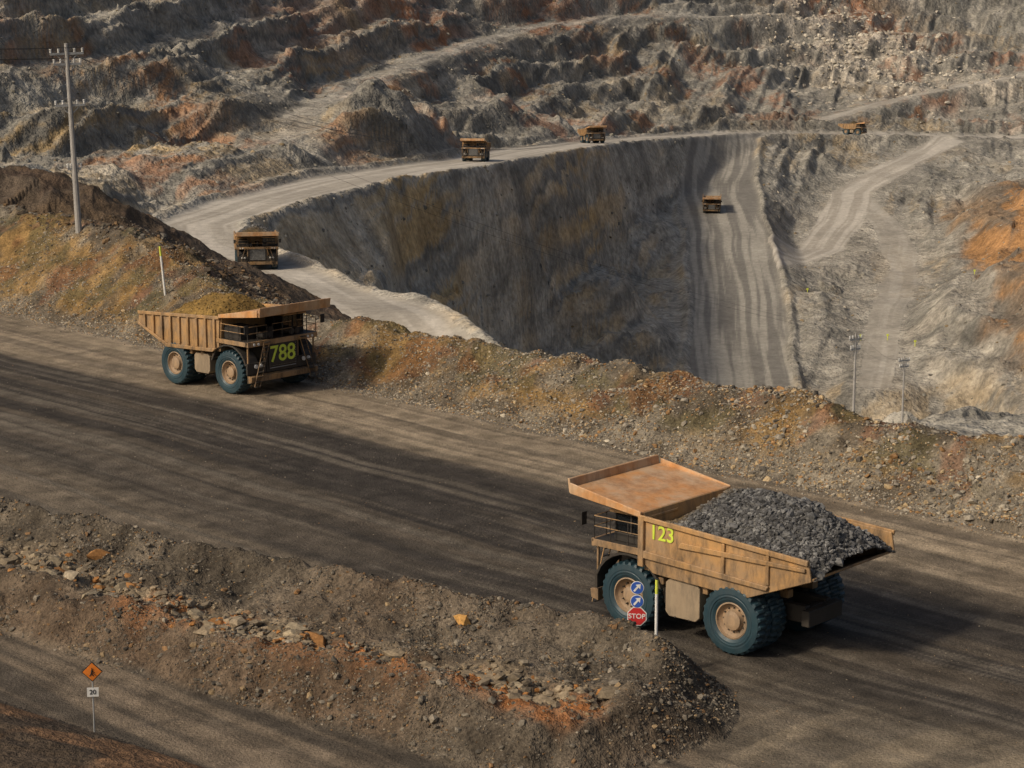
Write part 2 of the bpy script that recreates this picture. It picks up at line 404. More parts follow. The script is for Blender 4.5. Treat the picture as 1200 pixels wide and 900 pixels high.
ss=rng.uniform(-25,22,n_);tt=rng.uniform(9,40,n_)
xs=A0[0]+.684*ss+.7295*tt;yy=A0[1]-.7295*ss+.684*tt
S=.06+.14*rng.random(n_)**2+.35*(rng.random(n_)**14)
rocks('mound_rubble',onground(xs,yy,S),S,pal(n_,[(.10,.08,.06),(.2,.13,.07),(.17,.15,.12)],[4,2,2]))
n_=9000
ss=rng.uniform(-6,108,n_);tt=-np.abs(rng.normal(0,.8,n_))+.5
xs=A0[0]+.684*ss+.7295*tt;yy=A0[1]-.7295*ss+.684*tt
S=.03+.06*rng.random(n_)**2
rocks('road_gravel',onground(xs,yy,S),S,pal(n_,GREY,[4,3,2,.5,1]))
n_=6000
ss=rng.uniform(20,125,n_);tt=rng.uniform(-38,-1,n_)
xs=A0[0]+.684*ss+.7295*tt;yy=A0[1]-.7295*ss+.684*tt
k=~inside(xs,yy,ISL);xs,yy=xs[k],yy[k];n_=len(xs)
S=.018+.035*rng.random(n_)**3
rocks('loose_stones',onground(xs,yy,S),S,pal(n_,GREYD,[4,3,2,.5,1]))
n_=110000
xs=rng.uniform(-30,9.5,n_);yy=rng.uniform(74,112,n_)
k=inside(xs,yy,ISL)&(rng.random(n_)<.25+.9*sm(.42,.6,fbm(xs,yy,3,3,402)));xs,yy=xs[k],yy[k];n_=len(xs)
S=.025+.05*rng.random(n_)**2+.15*(rng.random(n_)**20)
rocks('berm_gravel',onground(xs,yy,S),S,pal(n_,GREYD,[5,5,1.3,1.4,1.4]))
LN=np.array(LEDGE[1:])
def along(m_,sd):
    seg=rng.integers(0,len(LN)-1,m_);u=rng.random(m_)[:,None]
    return LN[seg]*(1-u)+LN[seg+1]*u+rng.normal(0,sd,(m_,2))
p=along(2200,.75);m_=2200
S=.05+.15*rng.random(m_)**3+.2*(rng.random(m_)**12)
rocks('rock_strip',onground(p[:,0],p[:,1],S),S,pal(m_,[(.23,.185,.125),(.16,.13,.092),(.32,.15,.05),(.28,.225,.155)],[4,4,2.0,1.2]),flat=.65)
p=along(300,.8);m_=300
S=.22+.42*rng.random(m_)**2
rocks('rock_slabs',onground(p[:,0],p[:,1],S,-.10),S,pal(m_,[(.25,.198,.132),(.20,.16,.108),(.28,.23,.155),(.30,.15,.055)],[4,4,1.5,1.5]),flat=.5)
B=np.array([(-2.1,88.4,.55),(-12.6,91.4,.42),(-11.6,91.6,.3),(-20,95.0,.45),(-9.5,93.0,.33),(.5,83.5,.35)])
rocks('boulder',onground(B[:,0],B[:,1],B[:,2]),B[:,2],np.array([(.50,.28,.09),(.30,.24,.16),(.28,.18,.10),(.28,.235,.17),(.32,.18,.08),(.25,.21,.15)]))
n_=14000
yy=rng.uniform(380,1400,n_);xs=rng.uniform(-.25,.25,n_)*yy
iv={};hh=height(xs,yy,iv);k=(iv['road']<.05);xs,yy,hh=xs[k],yy[k],hh[k];n_=len(xs)
S=(.2+.7*rng.random(n_)**3)*(yy/700)**.5
rocks('pit_talus',np.c_[xs,yy,hh],S,pal(n_,[(.25,.235,.195),(.17,.16,.135),(.37,.335,.27),(.26,.20,.12)],[4,3,1.5,1]))
n_=1300
yy=rng.normal(1250,55,n_);xs=rng.normal(200,34,n_);S=.5+1.5*rng.random(n_)**2
rocks('pale_boulders',onground(xs,yy,S),S,pal(n_,[(.5,.46,.38),(.38,.34,.28)],[3,2]))

# ------------------------------------------------------------------ truck
def paint(name,c1,c2,rough=.55,scale=1.2,dust=(.17,.135,.095),metal=0,amt=.75,low0=.5):
    m,nt,bs_=newmat(name);tc=nt.nodes.new('ShaderNodeTexCoord')
    mp=nt.nodes.new('ShaderNodeMapping');mp.inputs['Scale'].default_value=(1,1,.3);nt.links.new(tc.outputs['Object'],mp.inputs[0])
    n1=noise(nt,scale,8,.78,mp.outputs[0]);n2=noise(nt,scale*.6,6,.7,tc.outputs['Object'])
    mx=nt.nodes.new('ShaderNodeMix');mx.data_type='RGBA';mx.inputs[6].default_value=(*c1,1);mx.inputs[7].default_value=(*c2,1)
    nt.links.new(mrange(nt,n2.outputs['Fac'],.4,.6,0,1),mx.inputs[0])
    sep=nt.nodes.new('ShaderNodeSeparateXYZ');nt.links.new(tc.outputs['Object'],sep.inputs[0])
    low=mrange(nt,sep.outputs[2],.5,5.0,low0,0)
    ad=nt.nodes.new('ShaderNodeMath');ad.operation='ADD';nt.links.new(mrange(nt,n1.outputs['Fac'],.44,.70,0,amt),ad.inputs[0]);nt.links.new(low,ad.inputs[1]);ad.use_clamp=True
    m2=nt.nodes.new('ShaderNodeMix');m2.data_type='RGBA';nt.links.new(ad.outputs[0],m2.inputs[0]);nt.links.new(mx.outputs[2],m2.inputs[6]);m2.inputs[7].default_value=(*dust,1)
    nt.links.new(m2.outputs[2],bs_.inputs['Base Color'])
    nt.links.new(mrange(nt,n1.outputs['Fac'],.3,.7,rough-.12,rough+.2),bs_.inputs['Roughness'])
    bs_.inputs['Metallic'].default_value=metal
    return m
M_body=paint('faded_orange_paint',(.50,.29,.115),(.39,.26,.145),dust=(.085,.062,.04),amt=1.0)
M_can=paint('canopy_paint',(.60,.29,.10),(.56,.39,.24),.42,.9,(.25,.12,.05),amt=.9,low0=0)
M_dark=paint('dark_steel',(.015,.015,.015),(.03,.027,.024),.6,amt=.35,dust=(.07,.055,.038),low0=.3)
M_tyre=paint('tyre_rubber',(.010,.036,.052),(.02,.052,.068),.5,2.0,(.05,.062,.065),amt=.35,low0=.05)
M_rim=paint('rim_paint',(.44,.30,.18),(.34,.24,.15),.55,dust=(.06,.06,.055),amt=.8,low0=.1)
M_tank=paint('tank_paint',(.46,.36,.24),(.38,.29,.19),.55)
M_glass,ntg,bg=newmat('cab_glass');bg.inputs['Base Color'].default_value=(.01,.012,.014,1);bg.inputs['Roughness'].default_value=.08
def flat(name,c,r=.5):
    m,nt,b_=newmat(name);b_.inputs['Roughness'].default_value=r
    tc=nt.nodes.new('ShaderNodeTexCoord');n_=noise(nt,3,5,.6,tc.outputs['Object'])
    v=nt.nodes.new('ShaderNodeVectorMath');v.operation='SCALE';v.inputs[0].default_value=c;nt.links.new(mrange(nt,n_.outputs['Fac'],.3,.7,.8,1.1),v.inputs['Scale'])
    nt.links.new(v.outputs[0],b_.inputs['Base Color']);return m
M_num=flat('number_paint',(.62,.75,.08));M_white=flat('white_paint',(.75,.75,.72));M_red=flat('sign_red',(.5,.03,.03));M_blue=flat('sign_blue',(.03,.10,.45))
M_or=flat('sign_orange',(.75,.22,.03));M_steel=flat('galvanised',(.32,.33,.33));M_conc=flat('pole_concrete',(.36,.35,.33),.8);M_black=flat('black_paint',(.02,.02,.02));M_yg=flat('marker_yellow',(.65,.72,.10))
MATS=[M_body,M_can,M_dark,M_tyre,M_rim,M_tank,M_glass,M_white,M_steel]
BODY,CAN,DARK,TYRE,RIM,TANK,GLASS,WHITE,STEEL=range(9)
def _face(bm,vs,mi):
    try: fc=bm.faces.new(vs);fc.material_index=mi
    except ValueError: pass
def box(bm,x0,x1,y0,y1,z0,z1,mi):
    v=[bm.verts.new((a,b_,c)) for a in(x0,x1) for b_ in(y0,y1) for c in(z0,z1)]
    for q in((0,1,3,2),(4,6,7,5),(0,4,5,1),(2,3,7,6),(0,2,6,4),(1,5,7,3)): _face(bm,[v[i] for i in q],mi)
def prism(bm,pts,y0,y1,mi):
    a=[bm.verts.new((p_[0],y0,p_[1])) for p_ in pts];b_=[bm.verts.new((p_[0],y1,p_[1])) for p_ in pts]
    _face(bm,a,mi);_face(bm,b_[::-1],mi);n_=len(pts)
    for i in range(n_): _face(bm,[a[i],b_[i],b_[(i+1)%n_],a[(i+1)%n_]],mi)
def cyl(bm,p0,p1,r,mi,seg=10,r2=None):
    p0=Vector(p0);p1=Vector(p1);d=p1-p0;q=d.to_track_quat('Z','Y');r2=r if r2 is None else r2
    A_=[];B_=[]
    for i in range(seg):
        an=2*math.pi*i/seg;o_=Vector((math.cos(an),math.sin(an),0))
        A_.append(bm.verts.new(p0+q@(o_*r)));B_.append(bm.verts.new(p1+q@(o_*r2)))
    _face(bm,A_[::-1],mi);_face(bm,B_,mi)
    for i in range(seg): _face(bm,[A_[i],A_[(i+1)%seg],B_[(i+1)%seg],B_[i]],mi)
def lathe(bm,cx,cy,cz,prof,mi,seg=60,tread=None):
    rings=[]
    for (r,yy_) in prof:
        ring=[]
        for i in range(seg):
            rr=r
            if tread and r>1.48: rr=r-(.09 if ((i+ (2 if yy_>0 else 0))%4<1.5) else 0)
            an=2*math.pi*i/seg;ring.append(bm.verts.new((cx+rr*math.cos(an),cy+yy_,cz+rr*math.sin(an))))
        rings.append(ring)
    for j in range(len(rings)-1):
        for i in range(seg): _face(bm,[rings[j][i],rings[j][(i+1)%seg],rings[j+1][(i+1)%seg],rings[j+1][i]],mi)
def mesh_of(bm,name):
    bmesh.ops.recalc_face_normals(bm,faces=bm.faces[:])
    me=bpy.data.meshes.new(name);bm.to_mesh(me);bm.free()
    for m in MATS: me.materials.append(m)
    return me
def wheel_mesh(name,rear=False):
    bm=bmesh.new()
    prof=[(.80,-.42),(.95,-.50),(1.2,-.53),(1.42,-.50),(1.52,-.42),(1.55,-.2),(1.55,-.03),(1.55,.03),(1.55,.2),(1.52,.42),(1.42,.50),(1.2,.53),(.95,.50),(.80,.42)]
    lathe(bm,0,0,0,prof,TYRE,112,True)
    lathe(bm,0,0,0,[(.82,.44),(.76,.46),(.72,.34),(.62,.22),(.50,.20),(.44,.32),(.42,.40),(.25,.44),(.001,.45)] if rear else [(.82,.44),(.76,.46),(.70,.30),(.55,.12),(.40,.10),(.36,.36),(.22,.40),(.001,.41)],RIM,36)
    lathe(bm,0,0,0,[(.82,-.44),(.7,-.3),(.001,-.3)],DARK,24)
    for i in range(12):
        an=i*math.pi/6;cyl(bm,(.54*math.cos(an),.1,.54*math.sin(an)),(.54*math.cos(an),.27,.54*math.sin(an)),.035,DARK,6)
    lathe(bm,0,0,0,[(1.02,.505),(1.05,.54),(1.10,.54),(1.13,.52)],TYRE,60)
    return mesh_of(bm,name)
WF=wheel_mesh('wheel_front');WR=wheel_mesh('wheel_rear',True)
def body_mesh(style):
    bm=bmesh.new();hw=3.3
    side=[(2.15,5.35),(2.05,3.25),(1.5,2.85),(-3.4,2.65),(-6.75,4.0),(-6.6,4.85)]
    for sg in(1,-1):
        prism(bm,side,sg*hw,sg*(hw-.12),BODY)
        prism(bm,[(2.2,5.42),(2.2,5.2),(-6.62,4.68),(-6.65,4.92)],sg*(hw+.003),sg*(hw+.13),BODY)
        if style=='h':
            prism(bm,[(-.1,4.55),(.1,4.28),(-6.5,4.38),(-6.5,4.55)],sg*(hw+.003),sg*(hw+.12),BODY)
            prism(bm,[(2.05,3.85),(2.05,3.5),(-4.6,3.25),(-4.7,3.45)],sg*(hw+.003),sg*(hw+.14),BODY)
            box(bm,1.95,2.25,sg*hw,sg*(hw+.16),3.1,5.4,BODY)
            for xx in(-2.3,-4.6): box(bm,xx-.09,xx+.09,sg*(hw+.003),sg*(hw+.10),3.45 if xx>-3 else 3.5,4.9,BODY)
        else:
            for i in range(9):
                xx=1.7-i*.95;zt=5.2-(2.2-xx)*.06;zb=2.9 if xx>-3.4 else 2.65+(-3.4-xx)*.4
                box(bm,xx-.11,xx+.11,sg*(hw+.003),sg*(hw+.15),zb+.15,zt,BODY)
            prism(bm,[(2.0,3.2),(1.5,2.85),(-3.4,2.65),(-6.7,4.0),(-6.6,4.15),(-3.4,2.9),(1.5,3.1)],sg*(hw+.005),sg*(hw+.16),BODY)
    prism(bm,[(1.9,2.9),(-3.4,2.68),(-6.8,4.03),(-6.8,4.15),(-3.4,2.85),(1.9,3.1)],-hw+.12,hw-.12,BODY)
    prism(bm,[(1.9,2.9),(2.12,5.5),(2.28,5.5),(2.06,2.9)],-hw+.12,hw-.12,BODY)
    for xx in(1.2,0,-1.2,-2.4,-3.3): box(bm,xx-.14,xx+.14,-hw+.2,hw-.2,2.38,2.7,BODY)
    for yy_ in(-.95,.95): prism(bm,[(1.6,2.7),(-4.2,2.7),(-4.2,2.35),(1.6,2.2)],yy_-.2,yy_+.2,BODY)
    cz=lambda xx:5.42+(xx-2.2)*.125
    prism(bm,[(2.15,cz(2.15)),(6.2,cz(6.2)),(6.2,cz(6.2)+.1),(2.15,cz(2.15)+.1)],-hw,hw,CAN)
    prism(bm,[(6.2,cz(6.2)-.18),(6.32,cz(6.2)-.18),(6.42,cz(6.2)+.48),(6.3,cz(6.2)+.48)],-hw,hw,CAN)
    for sg in(1,-1):
        prism(bm,[(2.15,cz(2.15)-.12),(6.2,cz(6.2)-.18),(6.2,cz(6.2)+.32),(2.15,cz(2.15)+.14)],sg*(hw+.003),sg*(hw+.1),CAN)
    for yy_ in(-2.2,-1.1,0,1.1,2.2): prism(bm,[(2.3,cz(2.3)-.35),(6.1,cz(6.1)-.12),(6.1,cz(6.1)-.003),(2.3,cz(2.3)-.003)],yy_-.06,yy_+.06,BODY)
    for xx in(3.2,4.4,5.5): box(bm,xx-.06,xx+.06,-hw+.05,hw-.05,cz(xx)-.14,cz(xx)-.01,BODY)
    return mesh_of(bm,'dump_body_'+style)
def chassis_mesh():
    bm=bmesh.new()
    for sg in(1,-1):
        box(bm,-5.0,4.4,sg*.62,sg*1.0,1.35,2.1,DARK)
        cyl(bm,(-1.0,sg*1.35,1.3),(.2,sg*1.35,2.6),.16,STEEL,12)
        cyl(bm,(-3.4,sg*1.25,1.6),(-3.6,sg*1.25,2.5),.2,DARK,12)
        cyl(bm,(2.95,sg*1.7,1.5),(2.8,sg*1.6,3.2),.24,DARK,12)
    for xx in(-4.8,-2.75,-.4,1.6): box(bm,xx-.2,xx+.2,-.62,.62,1.4,2.0,DARK)
    cyl(bm,(-2.75,-2.7,1.55),(-2.75,2.7,1.55),.55,DARK,20)
    cyl(bm,(2.95,-2.3,1.55),(2.95,2.3,1.55),.28,DARK,16)
    prism(bm,[(1.6,1.0),(4.6,1.0),(4.6,2.3),(1.6,2.3)],-1.03,1.03,DARK)
    box(bm,-5.4,-5.0,-1.3,1.3,1.3,2.0,DARK)
    prism(bm,[(-.95,1.25),(-.75,1.05),(.7,1.05),(.9,1.25),(.9,2.55),(.7,2.75),(-.75,2.75),(-.95,2.55)],1.9,3.15,TANK)
    prism(bm,[(-.85,1.35),(-.65,1.15),(.6,1.15),(.8,1.35),(.8,2.35),(.6,2.55),(-.65,2.55),(-.85,2.35)],-1.9,-3.1,TANK)
    for xx in(-.4,.35): box(bm,xx-.05,xx+.05,-3.13,3.18,1.02,1.1,DARK)
    return mesh_of(bm,'chassis')
def front_mesh():
    bm=bmesh.new()
    prism(bm,[(4.75,.95),(5.15,1.05),(5.2,1.45),(4.75,1.5)],-3.1,3.1,BODY)
    box(bm,3.2,4.9,-1.45,1.45,1.56,3.68,DARK)
    box(bm,4.9,4.95,-1.25,1.25,1.7,3.55,DARK)
    for i in range(10): box(bm,4.953,4.99,-1.22,1.22,1.8+i*.17,1.85+i*.17,STEEL)
    box(bm,1.75,5.0,-3.25,3.25,3.7,3.85,DARK)
    box(bm,4.88,5.03,-3.25,3.25,3.5,3.86,BODY)
    for sg in(1,-1): box(bm,1.8,4.87,sg*3.253,sg*3.33,3.55,3.86,BODY)
    for sg in(1,-1):
        y0,y1=sg*2.1,sg*3.25
        arc=[(2.95+1.85*math.cos(a),1.55+1.85*math.sin(a)) for a in [math.radians(q) for q in range(20,161,14)]]
        arc2=[(2.95+1.97*math.cos(a),1.55+1.97*math.sin(a)) for a in [math.radians(q) for q in range(160,19,-14)]]
        prism(bm,arc+arc2,y0,y1,DARK)
        box(bm,4.72,4.88,sg*1.5,sg*3.2,1.56,2.35,DARK)
        for k_ in(0,1): cyl(bm,(4.87,sg*(2.0+.45*k_),2.1),(4.98,sg*(2.0+.45*k_),2.1),.15,WHITE,12)
        for k_ in(0,1): cyl(bm,(5.03,sg*(2.3+.4*k_),3.66),(5.1,sg*(2.3+.4*k_),3.66),.1,WHITE,10)
        for k_ in(0,1): cyl(bm,(4.2,sg*(1.0+.5*k_),4.15),(4.85,sg*(1.0+.5*k_),4.15),.24,DARK,16)
        for yy_ in(1.55,3.05): box(bm,4.74,4.84,sg*yy_-.06,sg*yy_+.06,2.35,3.7,BODY)
        cyl(bm,(1.5,sg*1.2,2.4),(1.5,sg*1.2,3.4),.14,DARK,10)
        for k_ in range(4): cyl(bm,(1.2+.12*k_,sg*2.6,1.3+.1*k_),(1.5,sg*(2.2+.1*k_),3.5),.045,DARK,6)
    for sg in(1,-1):
        a=Vector((5.25,sg*2.9,.75));b_=Vector((5.2,sg*1.9,3.75))
        for dx in(0.0,.5): cyl(bm,(a.x,a.y-sg*dx,a.z),(b_.x,b_.y-sg*dx,b_.z),.035,BODY,6)
        for i in range(10):
            q=i/9;pz=a.z+(b_.z-a.z)*q;py=a.y+(b_.y-a.y)*q
            box(bm,5.15,5.38,py-sg*.5,py,pz-.02,pz+.02,DARK)
    def rail(pts,h=1.05):
        for i in range(len(pts)):
            px,py=pts[i];cyl(bm,(px,py,3.85),(px,py,3.85+h),.03,DARK,6)
            if i: 
                qx,qy=pts[i-1]
                for hh_ in(h,h*.55): cyl(bm,(qx,qy,3.85+hh_),(px,py,3.85+hh_),.027,BODY,6)
    rail([(1.9,3.18),(3.0,3.18),(4.0,3.18),(4.93,3.18),(4.93,2.3),(4.93,1.4)])
    rail([(4.93,.9),(4.93,0),(4.93,-.9)])
    rail([(1.9,-3.18),(3.0,-3.18),(4.0,-3.18),(4.93,-3.18),(4.93,-2.3),(4.93,-1.4)])
    for sg in(1,-1):
        cyl(bm,(4.9,sg*3.2,4.7),(5.25,sg*3.55,4.9),.03,DARK,6);box(bm,5.2,5.28,sg*3.55-.18,sg*3.55+.18,4.5,5.1,DARK)
    box(bm,2.1,3.9,-2.9,-1.5,3.853,4.75,DARK);box(bm,2.2,3.8,-2.93,-2.901,3.95,4.65,DARK)
    cyl(bm,(2.2,.0,4.2),(3.8,.0,4.2),.3,DARK,16)
    return mesh_of(bm,'front_deck')
def cab_mesh():
    bm=bmesh.new()
    y0,y1=.85,2.85;x0,x1=2.15,4.05
    box(bm,x0,x1,y0,y1,3.853,4.25,DARK);box(bm,x0-.1,x1+.2,y0-.1,y1+.1,5.15,5.28,BODY)
    box(bm,x0+.06,x1-.06,y0+.06,y1-.06,4.25,5.15,GLASS)
    for xx in(x0,3.05,x1-.1):
        for yy_ in(y0,y1-.1): box(bm,xx,xx+.1,yy_,yy_+.1,4.252,5.148,DARK)
    box(bm,x1-.1,x1,(y0+y1)/2-.04,(y0+y1)/2+.04,4.252,5.148,DARK)
    return mesh_of(bm,'cab')
BM={'h':body_mesh('h'),'v':body_mesh('v')};CH=chassis_mesh();FR=front_mesh();CB=cab_mesh()
def load_h(xx,yy_,k):
    rim=5.35-(2.2-xx)*.065-.12
    if k=='rock':
        fx=sm(2.1,-1.2,xx)*(.30+.70*sm(-8.0,-3.0,xx));pk=1.85
    else:
        fx=sm(2.0,-.6,xx)*sm(-6.8,-1.6,xx);pk=1.7
    zz=rim-.35+pk*fx*np.clip(1-np.abs(yy_/3.35)**1.6,0,1)+(fbm(xx*1.0+9,yy_,1.3,4,301)-.5)*.55
    return zz-sm(-6.0,-6.9,xx)*.3
def load_obj(kind):
    gx=np.linspace(2.0,-6.85,70);gy=np.linspace(-3.18,3.18,50)
    Y_,X_=np.meshgrid(gy,gx);Z_=load_h(X_.ravel(),Y_.ravel(),kind)
    V_=np.c_[X_.ravel(),Y_.ravel(),Z_];i_=np.arange(70*50).reshape(70,50)
    F_=np.stack([i_[:-1,:-1],i_[1:,:-1],i_[1:,1:],i_[:-1,1:]],-1).reshape(-1,4)
    n_=len(V_)
    if kind=='rock':
        br=sm(1.0,-1.4,V_[:,0]-V_[:,1]*.5)[:,None];cc_=np.array([[.10,.098,.092]])*br+(1-br)*np.array([[.15,.11,.055]])
        ob=build('load',V_,F_,cc_,M_rock);m=7500
        px=rng.uniform(-6.9,1.5,m);py=rng.uniform(-3.1,3.1,m);S_=.04+.10*rng.random(m)**2+.14*rng.random(m)**10
        bb=(1-sm(1.0,-1.4,px-py*.5))[:,None]
        cl=pal(m,[(.11,.11,.11),(.17,.17,.165),(.06,.06,.06)],[4,3,3])*(1-bb)+bb*pal(m,[(.17,.12,.06),(.11,.09,.06)],[1,1])
        ob2=rocks('load_rocks',np.c_[px,py,load_h(px,py,kind)+.02],S_*(1-.4*bb[:,0]),cl)
    else:
        g_=fbm(V_[:,0],V_[:,1],1.2,4,302)[:,None]
        cc_=np.array([[.27,.17,.052]])*(.35+.9*g_)
        ob=build('load',V_,F_,cc_,M_rock);m=2500
        px=rng.uniform(-6,1.5,m);py=rng.uniform(-3.0,3.0,m);S_=.03+.08*rng.random(m)**3
        ob2=rocks('load_rocks',np.c_[px,py,load_h(px,py,kind)],S_,pal(m,[(.23,.155,.05),(.15,.10,.04),(.28,.20,.085)],[4,3,1]))
    ms=(ob.data,ob2.data);bpy.data.objects.remove(ob);bpy.data.objects.remove(ob2);return ms
LD={'rock':load_obj('rock'),'soil':load_obj('soil')}
def textobj(name,txt,size,mat,parent,loc,rot,ext=.01):
    cu=bpy.data.curves.new(name,'FONT');cu.body=txt;cu.size=size;cu.extrude=ext;cu.align_x='CENTER';cu.align_y='CENTER';cu.offset=.012*size
    cu.materials.append(mat);ob=bpy.data.objects.new(name,cu);sc.collection.objects.link(ob);ob.parent=parent;ob.matrix_local=Matrix.Translation(loc)@rot.to_4x4()
    return ob
def truck(loc,ang,style,load,num=None,pitch=0.):
    e=bpy.data.objects.new('mining_dump_truck',None);sc.collection.objects.link(e)
    e.location=loc;e.rotation_euler=(0,pitch,ang)
    def part(nm,me,l=(0,0,0),rz=0,bev=True):
        o_=bpy.data.objects.new(nm,me);sc.collection.objects.link(o_);o_.parent=e;o_.location=l;o_.rotation_euler=(0,0,rz)
        if bev:
            b_=o_.modifiers.new('b','BEVEL');b_.width=.025;b_.segments=1;b_.limit_method='ANGLE'
        return o_
    part('dump_body',BM[style]);part('chassis',CH);part('front_deck',FR);part('cab',CB)
    for sg in(1,-1):
        part('front_wheel',WF,(2.95,sg*2.72,1.55),0 if sg>0 else math.pi,False)
        part('rear_wheel_outer',WR,(-2.75,sg*2.85,1.55),0 if sg>0 else math.pi,False)
        part('rear_wheel_inner',WR,(-2.75,sg*1.75,1.55),0 if sg>0 else math.pi,False)
    if load:
        for m,nm in zip(LD[load],('load','load_rocks')): part(nm,m,bev=False)
    return e
T1=truck((9.5,94.0,0.0),math.radians(138.7),'h','rock')
rl=Matrix(((-1,0,0),(0,0,1),(0,1,0)))
textobj('fleet_number','123',.92,M_num,T1,(1.0,3.33,4.72),rl)
T2=truck((-19.65,152.5,0),math.radians(-41.9),'v','soil')
rf=Matrix(((0,0,1),(1,0,0),(0,1,0)))
bmn=bmesh.new();box(bmn,5.02,5.06,-1.3,1.1,2.0,3.48,DARK);o_=bpy.data.objects.new('number_board',mesh_of(bmn,'number_board'));sc.collection.objects.link(o_);o_.parent=T2
textobj('fleet_number','788',1.6,M_num,T2,(5.075,-.1,2.75),rf)
def tr_on(xy,head,style,load):
    h=math.atan2(head[1],head[0]);L_=math.hypot(*head);ux,uy=head[0]/L_,head[1]/L_
    z0=hz(xy[0],xy[1]);zf=hz(xy[0]+ux*3,xy[1]+uy*3);zb=hz(xy[0]-ux*3,xy[1]-uy*3)
    return truck((xy[0],xy[1],(zf+zb+z0)/3),h,style,load,pitch=-math.atan2(zf-zb,6))
tr_on((-41,347),(.15,-1),'v','rock')
tr_on((-10,599),(-.12,-1),'v','rock')
tr_on((29,787),(.30,-.95),'v','rock')
tr_on((157,1003),(.85,-.5),'v','rock')
tr_on((74,804),(-.1,-1),'h',None)

# ------------------------------------------------------------------ poles, signs
def obj_from(bm,name,parent=None,mats=MATS):
    bmesh.ops.recalc_face_normals(bm,faces=bm.faces[:]);me=bpy.data.meshes.new(name);bm.to_mesh(me);bm.free()
    for m in mats: me.materials.append(m)
    o_=bpy.data.objects.new(name,me);sc.collection.objects.link(o_)
    if parent: o_.parent=parent
    return o_
PM=[M_conc,M_steel,M_white,M_black,M_yg,M_red,M_blue,M_or]
def upole(x_,y_,z0,h,arms,ang=0,r=.26,lean=0):
    e=bpy.data.objects.new('utility_pole',None);sc.collection.objects.link(e);e.location=(x_,y_,z0);e.rotation_euler=(0,lean,ang)
    Mx=Matrix.Translation((x_,y_,z0))@e.rotation_euler.to_matrix().to_4x4()
    bm=bmesh.new();cyl(bm,(0,0,-2),(0,0,h),r,0,10,r*.55)
    for i in range(int(h/1.2)): cyl(bm,(-.35,0,1+i*1.2),(.35,0,1+i*1.2),.025,1,5)
    obj_from(bm,'pole',e,PM)
    tips=[]
    for (za,hl) in arms:
        bm=bmesh.new();box(bm,-hl,hl,-.09,.09,za-.1,za+.1,1)
        cyl(bm,(-hl*.7,0,za),(0,0,za-.9),.04,1,6);cyl(bm,(hl*.7,0,za),(0,0,za-.9),.04,1,6)
        for q in(-1,-.5,.5,1):
            for k_ in range(3): cyl(bm,(q*hl*.95,0,za+.12+k_*.13),(q*hl*.95,0,za+.2+k_*.13),.11,2,8)
            if abs(q)==1: tips.append(Mx@Vector((q*hl*.95,0,za+.5)))
        obj_from(bm,'crossarm',e,PM)
    return e,tips
h0=hz(-38.6,193)
_,tp=upole(-38.6,193,h0,22.6-h0,[(21.7-h0,1.45),(20.8-h0,1.2),(17.2-h0,1.3),(11.6-h0,.6)],.3,r=.3,lean=-.03)
_,ta=upole(41,256,-25,11.3,[(10.6,.9),(9.4,.7)],.5,.2)
_,tb=upole(63,344,-43,11,[(10.2,1.1),(9.2,.9)],.5,.2)
_,tl=upole(-92,170,6,20,[(19.1,1.45),(18.2,1.2),(15,1.3),(9,.6)],.3)
bm=bmesh.new()
def wire(a,b_,sag,r=.022):
    pr=None
    for i in range(25):
        q=i/24;p_=a.lerp(b_,q);p_.z-=sag*4*q*(1-q)
        if pr is not None: cyl(bm,pr,p_,r,3,4)
        pr=p_.copy()
for i in range(4): wire(tl[i%len(tl)],tp[i],1.0)
for i in range(2): wire(tp[i+2],ta[i],2.5,.012)
for i in range(4): wire(tp[i],Vector((20+i*1.5,470,-5)),6,.02)
for i in range(2): wire(ta[i%len(ta)],tb[i%len(tb)],1.5,.012)
obj_from(bm,'power_lines',None,PM)
def signpost(name,x_,y_,h,ang,r=.035):
    z0=hz(x_,y_)-.05;e=bpy.data.objects.new(name,None);sc.collection.objects.link(e);e.location=(x_,y_,z0);e.rotation_euler=(0,0,ang)
    bm=bmesh.new();cyl(bm,(0,0,-.3),(0,0,h if h<4 else h-z0),r,1,8);obj_from(bm,'post',e,PM);return e,z0
def disc(e,nm,zc,r,n_,mi,off,rot=0.,th=.02):
    bm=bmesh.new();pts=[(r*math.cos(rot+2*math.pi*i/n_),zc+r*math.sin(rot+2*math.pi*i/n_)) for i in range(n_)]
    prism(bm,pts,-off,-off-th,mi);return obj_from(bm,nm,e,PM)
rs=Matrix(((1,0,0),(0,0,-1),(0,1,0)))
e,z0=signpost('stop_sign',5.17,86.6,4.2,math.radians(-8),.045)
zs_=2.72-z0
disc(e,'sign_border',zs_,.43,8,2,.05,math.pi/8);disc(e,'sign_face',zs_,.39,8,5,.072,math.pi/8,.01)
textobj('sign_text','STOP',.29,M_white,e,(0,-.088,zs_),rs,.004)
for zz in(3.36-z0,3.94-z0):
    disc(e,'blue_rim',zz,.28,24,2,.05);disc(e,'blue_disc',zz,.255,24,6,.072,0,.01)
    bm=bmesh.new();prism(bm,[(-.16,zz-.12),(-.10,zz-.18),(.06,zz+.02),(.12,zz-.06),(.15,zz+.17),(-.07,zz+.13),(0,zz+.07)],-.085,-.09,2)
    obj_from(bm,'arrow',e,PM)
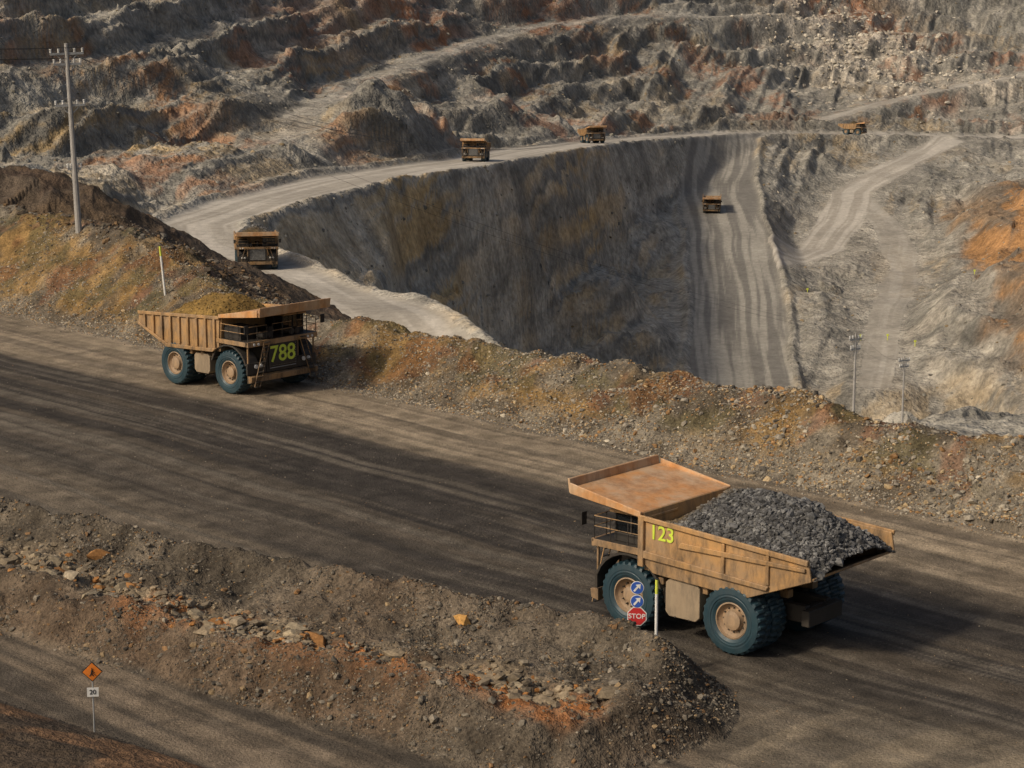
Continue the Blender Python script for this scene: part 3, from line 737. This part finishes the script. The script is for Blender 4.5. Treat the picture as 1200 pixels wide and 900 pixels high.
def marker(x_,y_,h,lean,w=.05):
    z0=hz(x_,y_);e=bpy.data.objects.new('marker_post',None);sc.collection.objects.link(e);e.location=(x_,y_,z0-.1);e.rotation_euler=(0,lean,0)
    bm=bmesh.new();k_=5
    for i in range(k_): cyl(bm,(0,0,h*i/k_),(0,0,h*(i+1)/k_),w,[2,2,2,2,4][i],10)
    cyl(bm,(0,0,h),(0,0,h+.05),w*.8,3,10);obj_from(bm,'post',e,PM)
marker(5.95,86.3,4.45-hz(5.95,86.3),0,.065)
marker(-28.2,175.2,4.1,-.08,.09)
e,z0=signpost('road_work_sign',-16.1,79.9,2.75,math.radians(8),.03)
disc(e,'diamond_border',2.5,.40,4,3,.04,0);disc(e,'diamond_face',2.5,.36,4,7,.062,0,.01)
bm=bmesh.new()
for (ax,az_,bx,bz_,r_) in((-.02,2.62,.0,2.62,.045),(-.01,2.57,-.03,2.45,.03),(-.03,2.45,-.10,2.33,.022),(-.03,2.45,.05,2.33,.022),(0,2.54,.10,2.46,.018),(.02,2.46,.16,2.33,.014)):
    cyl(bm,(ax,-.075,az_),(bx+.001,-.075,bz_),r_,3,6)
obj_from(bm,'sign_symbol',e,PM)
bm=bmesh.new();prism(bm,[(-.22,1.5),(.22,1.5),(.22,1.86),(-.22,1.86)],-.04,-.06,2);obj_from(bm,'speed_plate',e,PM)
textobj('speed_text','20',.26,M_black,e,(0,-.068,1.68),rs,.004)
for (sx,sy) in ((112,640),(104,640),(118,628),(96,700),(150,700)):
    zz=hz(sx,sy);e=bpy.data.objects.new('survey_stake',None);sc.collection.objects.link(e);e.location=(sx,sy,zz)
    bm=bmesh.new();cyl(bm,(0,0,-.2),(0,0,1.8),.12,4,6);box(bm,-.35,.35,-.05,.05,1.2,1.8,4);obj_from(bm,'stake',e,PM)

# ------------------------------------------------------------------ light, sky, camera
el=math.radians(38);az=(-.78,-.50);l_=math.hypot(*az);sv=Vector((az[0]/l_*math.cos(el),az[1]/l_*math.cos(el),math.sin(el)))
L=bpy.data.lights.new('sun','SUN');L.energy=2.45;L.angle=math.radians(6.0);L.color=(1,.85,.66)
lo=bpy.data.objects.new('sun',L);sc.collection.objects.link(lo);lo.rotation_euler=(-sv).to_track_quat('-Z','Y').to_euler()
w=bpy.data.worlds.new('World');sc.world=w;w.use_nodes=True;nt=w.node_tree
bgk=nt.nodes['Background'];sk=nt.nodes.new('ShaderNodeTexSky');sk.sky_type='NISHITA';sk.sun_disc=False;sk.sun_elevation=el;sk.sun_rotation=math.atan2(az[0],az[1]);sk.dust_density=7
nt.links.new(sk.outputs[0],bgk.inputs[0]);bgk.inputs[1].default_value=.078
cam=bpy.data.cameras.new('camera');cam.lens=76.5;cam.sensor_width=36;cam.clip_end=8000;cam.clip_start=.5
co=bpy.data.objects.new('camera',cam);sc.collection.objects.link(co);co.location=(0,0,29);co.rotation_euler=(math.radians(79.2),0,0);sc.camera=co
